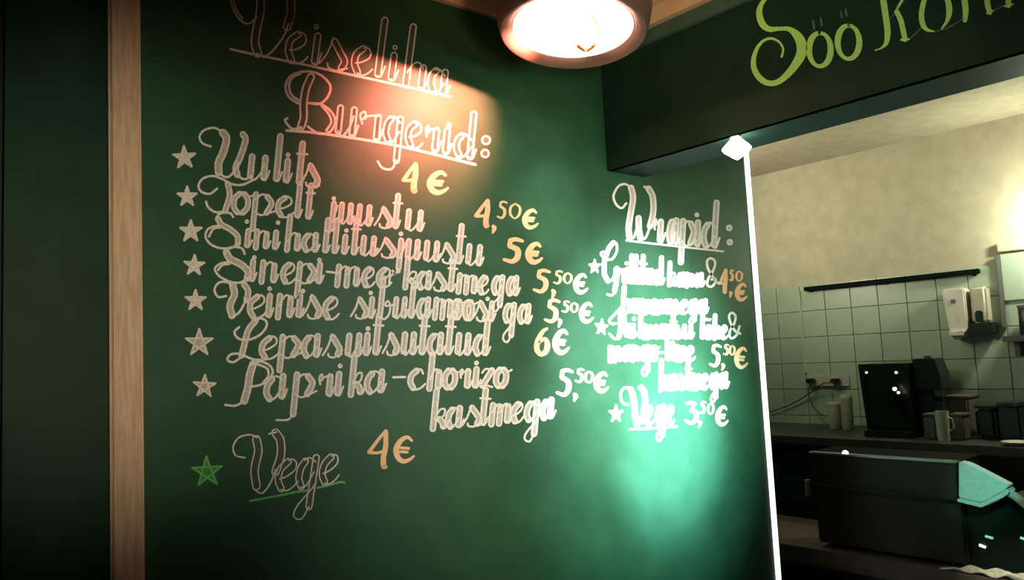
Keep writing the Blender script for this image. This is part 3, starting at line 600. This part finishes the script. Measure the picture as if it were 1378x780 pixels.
# ------------------------------------------------------------------ pendant lamp
LC = Vector((1.344, 1.290, 2.400)); R = 0.1527
PL = thing('pendant_lamp', LC, 'brown enamel pendant lamp shining white, hanging in front of the menu board', 'lamp')
tilt = Matrix.Rotation(math.radians(-7), 3, Vector((RT.x, RT.y, 0)).normalized()) @ Matrix.Rotation(math.radians(4.5), 3, Vector((FW.x, FW.y, 0)).normalized())
prof = [(R * 1.0, 0.0), (R * 1.06, -0.006), (R * 1.13, -0.013), (R * 1.17, -0.014), (R * 1.20, -0.008), (R * 1.235, 0.015), (R * 1.275, 0.055), (R * 1.26, 0.085), (R * 1.1, 0.12), (R * .8, 0.15), (R * .4, 0.166), (R * .25, 0.172), (R * .23, 0.19), (R * .1, 0.194)]
prof_in = [(R * .985, 0.004), (R * 1.0, 0.02), (R * 1.02, 0.05), (R * .95, 0.09), (R * .72, 0.125), (R * .42, 0.145), (R * .2, 0.15)]
link('shade', lathe(prof_in[::-1] + prof, LC, 64, tilt), M['shade'], PL, True)
link('reflector', lathe([(r - 0.0015, z - 0.0012) for r, z in prof_in], LC, 64, tilt, False), M['reflector'], PL, True)
bulb_c = LC + Vector((0, 0, 0.068))
bb = lathe([(0.0001, -0.048), (0.02, -0.044), (0.036, -0.028), (0.042, -0.006), (0.036, 0.018), (0.022, 0.038), (0.016, 0.056), (0.016, 0.08)], bulb_c, 32)
link('bulb', bb, M['bulb'], PL, True)
# the dark coil and holder seen in the glowing opening
f0 = [at(x, y, 2, LC.z - 0.014) for x, y in ((797, 20), (802, 30), (806, 42), (802, 52), (798, 60))]
link('filament', tube(cat_rom(f0, 5), 0.0028), M['filament'], PL, True)
f1 = [at(x, y, 2, LC.z - 0.014) for x, y in ((776, 60), (782, 65), (789, 68), (796, 64), (800, 60))]
fo = link('socket_clip', tube(cat_rom(f1, 5), 0.0042), M['socket'], PL, True)
f2 = [at(x, y, 2, LC.z - 0.016) for x, y in ((788, 66), (789, 74), (791, 80))]
link('wire_stay', tube(cat_rom(f2, 4), 0.002), M['filament'], PL, True)
link('flex', tube([LC + Vector((0.02, 0.02, 0.188)), (LC.x + .02, LC.y + .02, CEIL + 0.04)], 0.004), M['cable'], PL)
link('ceiling_rose', lathe([(0.0001, -0.016), (0.02, -0.015), (0.045, -0.010), (0.05, -0.0005)], (LC.x + .02, LC.y + .02, CEIL + 0.05), 24), M['shade'], PL, True)
light('pendant_bulb_light', 'POINT', LC + Vector((0, 0, 0.016)), (1.0, 0.42, 0.26), 4, shadow_soft_size=0.02)
light('pendant_beam', 'SPOT', LC + Vector((0, 0, 0.022)), (1.0, 0.165, 0.12), 500, at(590, 150, 1, D0), spot_size=math.radians(66), spot_blend=1.0, shadow_soft_size=0.015)

# ------------------------------------------------------------------ kitchen: back worktop and what stands there
ZW = 1.13
yb = 3.0
wt = thing('back_worktop', (3.92, 1.4, 0), 'long dark worktop against the tiled kitchen wall', 'counter')
link('worktop', box(3.62, XK - 0.012, -1.0, yb, ZW - 0.04, ZW, 0.003), M['worktop'], wt)
link('cabinet', box(3.68, XK - 0.012, -1.0, yb, 0.02, ZW - 0.041), M['black'], wt)

a = at(1083, 389, 0, XK - 0.03); b = at(1318, 364, 0, XK - 0.03)
ra = thing('wall_rail', (XK, (a.y + b.y) / 2, a.z), 'dark horizontal rail along the top of the kitchen tiles', 'rail')
link('bar', box(XK - 0.045, XK - 0.015, b.y, a.y, a.z - 0.012, a.z + 0.012, 0.003), M['matt'], ra)
for yy in (a.y - 0.03, b.y + 0.03, (a.y + b.y) / 2):
    link('bracket', box(XK - 0.016, XK + 0.001, yy - 0.012, yy + 0.012, a.z - 0.02, a.z + 0.006, 0.002), M['black'], ra)
a = at(1081, 440, 0, XK)
tag(link('cable_channel', box(XK - 0.02, XK - 0.0035, a.y - 0.007, a.y + 0.007, 1.42, 1.90, 0.003), M['tile']), 'slim pale vertical cable channel on the tiles left of the dispenser', 'cable channel')

def yz(px, py, x): p = at(px, py, 0, x); return p.y, p.z
# soap dispenser
x = XK - 0.09
y1, zt = yz(1266, 389, x); y0, _ = yz(1297, 389, x); _, zl = yz(1270, 458, x)
sd = thing('soap_dispenser', (XK - 0.01, (y0 + y1) / 2, zl), 'tall white dispenser on the kitchen tiles above the coffee machine', 'dispenser')
link('cover', prism_yz([(y1, zt - .01), (y1 - .012, zt), (y0 + .012, zt), (y0, zt - .01), (y0, zl + .05), (y0 + .02, zl + .02), (y1 - .03, zl), (y1 - .018, zl + .06)], x, XK - 0.008, 0.006), M['white'], sd, True)
link('window_slot', box(x - 0.003, x + 0.002, (y0 + y1) / 2 - 0.01, (y0 + y1) / 2 + 0.012, zt - 0.075, zt - 0.055, 0.001), M['grey'], sd)
link('push_lever', box(x - 0.018, x + 0.004, y0 + 0.012, y1 - 0.022, zl + 0.02, zl + 0.045, 0.004), M['white'], sd)
# second dispenser with a dark base
y1, zt = yz(1302, 386, x); y0, _ = yz(1324, 386, x); _, zm = yz(1310, 432, x); _, zl = yz(1310, 449, x)
td = thing('wall_mount_bottle', (XK - 0.01, (y0 + y1) / 2, zl), 'beige wall bottle holder with black base right of the white dispenser', 'dispenser')
link('bottle', box(x + 0.01, XK - 0.008, y0, y1, zm - 0.01, zt, 0.012, seg=3), M['cream'], td, True)
link('pump', box(x - 0.002, x + 0.02, y0 + 0.02, y1 - 0.02, zm - 0.005, zm + 0.05, 0.006), M['black'], td, True)
link('base', box(x - 0.02, XK - 0.008, y0 - 0.02, y1, zl, zm - 0.0101, 0.004), M['black'], td)
# grey steel cupboard at the right edge
y1, zt = yz(1345, 352, XK - 0.03)
hb = thing('wall_panel', (XK - 0.02, y1 - .4, 1.3), 'pale steel wall panel at the right edge beyond the dispensers', 'panel')
link('panel', box(XK - 0.02, XK - 0.0105, y1 - 0.9, y1, 1.75, 1.975, 0.002), M['tile'], hb)
link('edge_strip', box(XK - 0.03, XK - 0.0105, y1 + 0.0005, y1 + 0.02, 1.62, 1.97, 0.003), M['grey'], hb)
y1, zt = yz(1350, 452, XK - 0.12); _, zl = yz(1350, 460, XK - 0.12)
sh = thing('wall_shelf', (XK - 0.07, y1 - .3, zl), 'short dark wall shelf at the right picture edge', 'shelf')
link('board', box(XK - 0.14, XK - 0.0105, y1 - 0.6, y1, zl, zt, 0.002), M['mauve'], sh)
for dy in (0.05, 0.5): link('bracket', box(XK - 0.11, XK - 0.0105, y1 - dy - 0.012, y1 - dy + 0.012, zl - 0.07, zl - 0.0005, 0.002), M['mauve'], sh)
c0 = yz(1373, 425, XK - 0.08)
cn = thing('shelf_tin', (XK - 0.08, c0[0] - .03, zt), 'dark round tin standing on the short wall shelf', 'tin')
link('body', lathe([(0.0001, 0), (0.035, 0.0), (0.037, 0.004), (0.037, 0.12), (0.034, 0.124), (0.0001, 0.124)], (XK - 0.08, c0[0] - .03, zt + 0.0003), 24), M['black'], cn, True)
link('lid', lathe([(0.0001, 0), (0.039, 0.0), (0.039, 0.014), (0.0001, 0.016)], (XK - 0.08, c0[0] - .03, zt + 0.1246), 24), M['grey'], cn, True)

# socket block with plugs and cables
x = XK - 0.03
y1, zt = yz(1085, 505, x); y0, zl = yz(1142, 520, x)
so = thing('socket_block', (XK - 0.01, (y0 + y1) / 2, zl), 'beige double wall socket with black plugs left of the coffee machine', 'socket')
link('plate', box(x, XK - 0.0105, y0, y1, zl, zt, 0.005), M['cream'], so)
for px in (1092, 1125):
    yy, zz = yz(px, 512, x); link('plug', box(x - 0.035, x - 0.0003, yy - 0.03, yy + 0.02, zz - 0.013, zz + 0.013, 0.006), M['black'], so, True)
def cable(pts, label):
    P = [Vector((XK - d, *yz(px, py, XK - d))) for px, py, d in pts]
    tag(link('power_cable', tube(cat_rom(P, 6), 0.0035, 6), M['cable'], None, True), label, 'cable')
cable([(1092, 513, .07), (1088, 525, .06), (1093, 545, .05), (1103, 556, .05), (1111, 560, .06)], 'black cable looping down from the socket behind the beige cups')
cable([(1122, 514, .085), (1105, 517, .075), (1088, 530, .04), (1066, 543, .03), (1040, 553, .03), (1022, 558, .03)], 'thin dark cable running down left across the tiles')

# beige cups
def cup(px, w, pyt, xx, label, tall):
    y, z = yz(px, pyt, xx); yl = yz(px - w / 2, pyt, xx)[0]; r = abs(yl - y)
    c = thing('beige_canister', (xx, y, ZW), label, 'canister', None)
    h = z - ZW
    link('body', lathe([(0.0001, 0), (r * .88, 0.0), (r * .92, 0.004), (r, h * .82), (r * .98, h * .84), (0.0001, h * .84)], (xx, y, ZW + 0.0003), 28), M['cream'], c, True)
    link('lid', lathe([(0.0001, 0), (r * 1.03, 0.0), (r * 1.03, h * .1), (r * .8, h * .155), (0.0001, h * .155)], (xx, y, ZW + h * .84 + 0.0006), 28), M['cream'], c, True)
cup(1122, 16, 541, 4.02, 'shorter beige canister under the socket on the worktop', 0)
cup(1138, 15, 531, 4.02, 'taller beige canister next to the coffee machine', 1)

# coffee machine
x0 = 3.80
y1, zt = yz(1156, 490, x0); y0, _ = yz(1224, 487, x0)
cm = thing('coffee_machine', (x0 + .15, (y0 + y1) / 2, ZW), 'large black coffee machine with small shining lights on the worktop', 'coffee machine')
cm_y0 = y0
ya, za = yz(1154, 490, x0); yb2, zb2 = yz(1170, 575, x0)
link('body', box(x0, x0 + 0.34, y0, ya - 0.03, ZW + 0.03, za, 0.008), M['black'], cm, True)
link('side_column', prism_yz([(ya - .0295, ZW + .03), (ya - .0295, za), (ya, za), (ya - .02, ZW + .03)], x0 + 0.002, x0 + 0.3), M['black'], cm)
link('drip_tray', box(x0 - 0.06, x0 + 0.34, y0, ya - 0.03, ZW + 0.0003, ZW + 0.0298, 0.004), M['black'], cm)
link('spout', lathe([(0.0001, 0), (0.014, 0.0), (0.018, 0.03), (0.018, 0.05), (0.0001, 0.05)], (x0 - 0.03, *yz(1205, 545, x0 - .03)), 16), M['black'], cm, True)
link('spout_arm', box(x0 - 0.03, x0 - 0.0003, yz(1205, 530, x0)[0] - 0.016, yz(1205, 530, x0)[0] + 0.016, yz(1205, 530, x0)[1], yz(1205, 520, x0)[1], 0.004), M['black'], cm, True)
for px, py, r, m in ((1166, 501, .006, 'glintgreen'), (1206, 501, .007, 'glintgreen'), (1204, 523, .009, 'glintlamp'), (1209, 528, .006, 'glintlamp')):
    yy, zz = yz(px, py, x0 - .034); rot = Matrix.Rotation(math.radians(90), 3, 'Y')
    link('indicator_lamp', lathe([(0.0001, -.004), (r, -.003), (r, .003), (0.0001, .004)], (x0 - (.034 if m == 'glintlamp' else .003), *yz(px, py, x0 - (.034 if m == 'glintlamp' else .003))), 12, rot), M[m], cm, True)  # glowing beads paint the glints on the black machine
y1, zt = yz(1218, 485, x0 + .02); y0, zt2 = yz(1256, 482, x0 + .02); _, zl = yz(1250, 524, x0 + .02)
g2 = thing('bean_grinder', (x0 + .15, (y0 + y1) / 2, ZW), 'smaller black machine close behind the right of the coffee machine', 'grinder')
yR = yz(1264, 500, x0 + .02)[0]
yL = cm_y0 - .004
link('hopper', prism_yz([(yL, zl + .0), (yL, zt2), (y0, zt2), (yR, zt2 - .08), (yR, zl)], x0 + .02, x0 + 0.14, 0.004), M['black'], g2)
link('stand', box(x0 + .04, x0 + 0.13, y0 + .02, yL - .005, ZW + 0.0003, zl - .0003, 0.004), M['black'], g2)
link('lid_knob', lathe([(0.0001, 0), (0.016, 0), (0.018, .012), (0.0001, .016)], (x0 + .08, (y0 + yL) / 2, zt2 + .0003), 16), M['grey'], g2, True)

def stand_box(name, px0, px1, py, xx, depth, m, label, cat, bev=0.008, zbase=ZW, extra=None):
    ya, zt = yz(px0, py, xx); yb_, _ = yz(px1, py, xx)
    t = thing(name, (xx + depth / 2, (ya + yb_) / 2, zbase), label, cat)
    link('body', box(xx, xx + depth, yb_, ya, zbase + 0.0003, zt, bev, seg=3), m, t, True)
    link('lid', box(xx - .002, xx + depth + .002, yb_ - .002, ya + .002, zt + 0.0003, zt + 0.012, 0.004), m, t, True)
    return t, ya, yb_, zt
stand_box('small_appliance', 1270, 1302, 536, 3.95, 0.16, M['mauve'], 'squat dark brown appliance right of the grinder at the back of the worktop', 'appliance')
stand_box('grey_tub', 1241, 1257, 560, 3.74, 0.08, M['grey'], 'small grey tub in front of the grinder, left of the pale green cup', 'tub')
ya, zt = yz(1267, 553, 3.72); r = abs(yz(1258, 553, 3.72)[0] - ya)
pc = thing('pale_cup', (3.72, ya, ZW), 'small pale green cup catching light on the worktop edge', 'cup')
h = zt - ZW
link('body', lathe([(0.0001, .004), (r * .7, .004), (r * .92, h), (r, h), (r * .8, 0), (0.0001, 0)], (3.72, ya, ZW + .0003), 28), M['cup'], pc, True)
cy_ = ya - r
link('handle', tube([(3.72, cy_ + .003, ZW + h * .8), (3.72, cy_ - .014, ZW + h * .75), (3.72, cy_ - .016, ZW + h * .45), (3.72, cy_ + .006, ZW + h * .3)], .004), M['cup'], pc, True)
stand_box('brown_tub', 1277, 1296, 560, 3.76, 0.09, M['mauve'], 'small brown tub beside the pale green cup', 'tub')
stand_box('toaster', 1310, 1338, 549, 3.86, 0.16, M['black'], 'low black box appliance near the right end of the worktop', 'appliance', 0.015)
stand_box('black_box', 1341, 1372, 545, 3.84, 0.18, M['black'], 'taller black box appliance at the right end of the worktop', 'appliance', 0.012)
y, z = yz(1366, 583, 3.69)
pt = tag(link('saucer', lathe([(0.0001, 0), (.03, 0), (.052, .012), (.054, .016), (.05, .015), (.028, .005), (0.0001, .005)], (3.69, y, ZW + .0004), 32), M['white'], None, True), 'small white saucer on the right front of the worktop', 'saucer')

# ------------------------------------------------------------------ front service table and machines
ZT = 0.745
tb = thing('service_table', (3.3, 1.2, 0), 'low brown kitchen table carrying the dark machine, cut by the lower edge', 'table')
link('table_top', box(3.05, 3.56, -0.6, 2.3, ZT - 0.07, ZT, 0.004), M['table'], tb)
for yy in (-0.5, 2.2):
    for xx in (3.09, 3.5): link('leg', box(xx, xx + 0.05, yy - .025, yy + .025, 0, ZT - 0.0703, 0.003), M['black'], tb)
link('apron', box(3.10, 3.5, -0.45, 2.15, ZT - 0.35, ZT - 0.0703), M['black'], tb)

x = 3.1
y1, zt = yz(1089, 607, x); y0, _ = yz(1289, 620, x)
ov = thing('contact_grill', (x + .2, (y0 + y1) / 2, ZT), 'wide dark box machine with a shiny top edge on the low table', 'kitchen machine')
link('lower_body', box(x, x + 0.22, y0, y1 - .01, ZT + 0.02, 0.985, 0.006), M['brownblack'], ov, True)
link('upper_body', box(x - .012, x + 0.22, y0, y1, 0.9853, zt - 0.008, 0.008), M['brownblack'], ov, True)
link('steel_edge', box(x - .014, x + 0.02, y0, y1, zt - 0.0077, zt, 0.002), M['chrome'], ov)
link('top_plate', box(x + .0203, x + 0.22, y0, y1, zt - 0.0077, zt - 0.001, 0.001), M['matt'], ov)
for yy in (y0 + .06, y1 - .08):
    for xx in (x + .05, x + .18): link('foot', lathe([(0.0001, 0), (.018, 0), (.016, .0195), (0.0001, .0197)], (xx, yy, ZT + .0003), 12), M['black'], ov)
yy, zz = yz(1136, 607, x - .005)
link('indicator_lamp', lathe([(0.0001, 0), (.012, 0), (.012, .006), (.006, .012), (0.0001, .013)], (x + .003, yy, zt + .0002), 16), M['glintlamp'], ov, True)  # glowing bead paints the glint on the steel edge
link('side_hinge', tube([(x - .012, y1 + .0125, .955), (x - .012, y1 + .0125, 1.02)], .012, 10), M['chrome'], ov, True)
link('front_rail', box(x - .03, x - .0125, y0 + .01, y1 - .02, 0.998, 1.008, 0.003), M['brownblack'], ov)

x2 = 3.05
P = [yz(px, py, x2) for px, py in ((1290, 621), (1303, 624.5), (1358, 653), (1351, 660), (1320, 676), (1290, 669))]
sl = thing('slope_lid_machine', (x2 + .15, P[3][0], ZT), 'dark machine with a sloping teal-lit steel lid beside the wide grill', 'kitchen machine')
link('lid', prism_yz(P, x2, x2 + 0.05, 0.003), M['steel'], sl, True)
Q = [yz(px, py, x2) for px, py in ((1290, 669.8), (1320, 676.8), (1351, 661), (1356, 657), (1360, 662), (1352, 668), (1322, 682), (1290, 674))]
link('lid_rim', prism_yz([(y, z) for y, z in Q], x2 - .012, x2 + 0.055, 0.001), M['steel'], sl)
link('handle', tube([Vector((x2 + .02, *yz(px, py, x2 + .02))) for px, py in ((1357, 662), (1368, 669), (1382, 680), (1400, 694))], .014, 12), M['white'], sl, True)
bq = [yz(px, py, x2 + .02) for px, py in ((1290, 675.5), (1322, 683.5), (1353, 669.5), (1362, 666))]
link('body', prism_yz([(bq[0][0], ZT + .02)] + bq[:2] + [bq[2], (bq[3][0] - .12, bq[3][1] - .08), (bq[3][0] - .12, ZT + .02)], x2 + .075, x2 + 0.2), M['black'], sl)
link('base', box(x2 + .07, x2 + .28, bq[3][0] - .14, bq[0][0], ZT + .0003, ZT + .0198, .004), M['black'], sl)
for px, py, m, L in ((1318, 733, 'glintlamp', 8), (1326, 721, 'lightgreen', 10), (1373, 723, 'lightgreen', 8)):
    a = Vector((x2 + .07, *yz(px, py, x2 + .07))); b = Vector((x2 + .07, *yz(px + L, py + 3, x2 + .07)))
    link('control_light', tube([a, b], .0045, 8), M[m], sl, True)  # glowing bars paint the small glints on the dark body

# crumpled cloth on the table front
bm = bmesh.new(); nx, ny = 16, 34; V = []
ca, cb = yz(1268, 762, 3.06)[0], yz(1378, 775, 3.06)[0] - .1
for i in range(nx + 1):
    row = []
    for j in range(ny + 1):
        u, v = i / nx, j / ny
        z = ZT + .006 + .012 * (math.sin(u * 7 + v * 9) * math.sin(v * 17 - u * 4) + 1) * min(1, 4 * v, 4 * (1 - v))
        row.append(bm.verts.new((3.0505 + .04 * u * (0.45 + .55 * min(1, v * 2)), ca + (cb - ca) * v + .008 * math.sin(u * 9), z)))
    V.append(row)
for i in range(nx):
    for j in range(ny): bm.faces.new((V[i][j], V[i + 1][j], V[i + 1][j + 1], V[i][j + 1]))
ext = bmesh.ops.extrude_face_region(bm, geom=bm.faces[:])
bmesh.ops.translate(bm, verts=[g for g in ext['geom'] if isinstance(g, bmesh.types.BMVert)], vec=(0, 0, -.004))
tag(link('kitchen_cloth', bm, M['cloth'], None, True), 'pale crumpled cloth lying on the front of the low table', 'cloth')
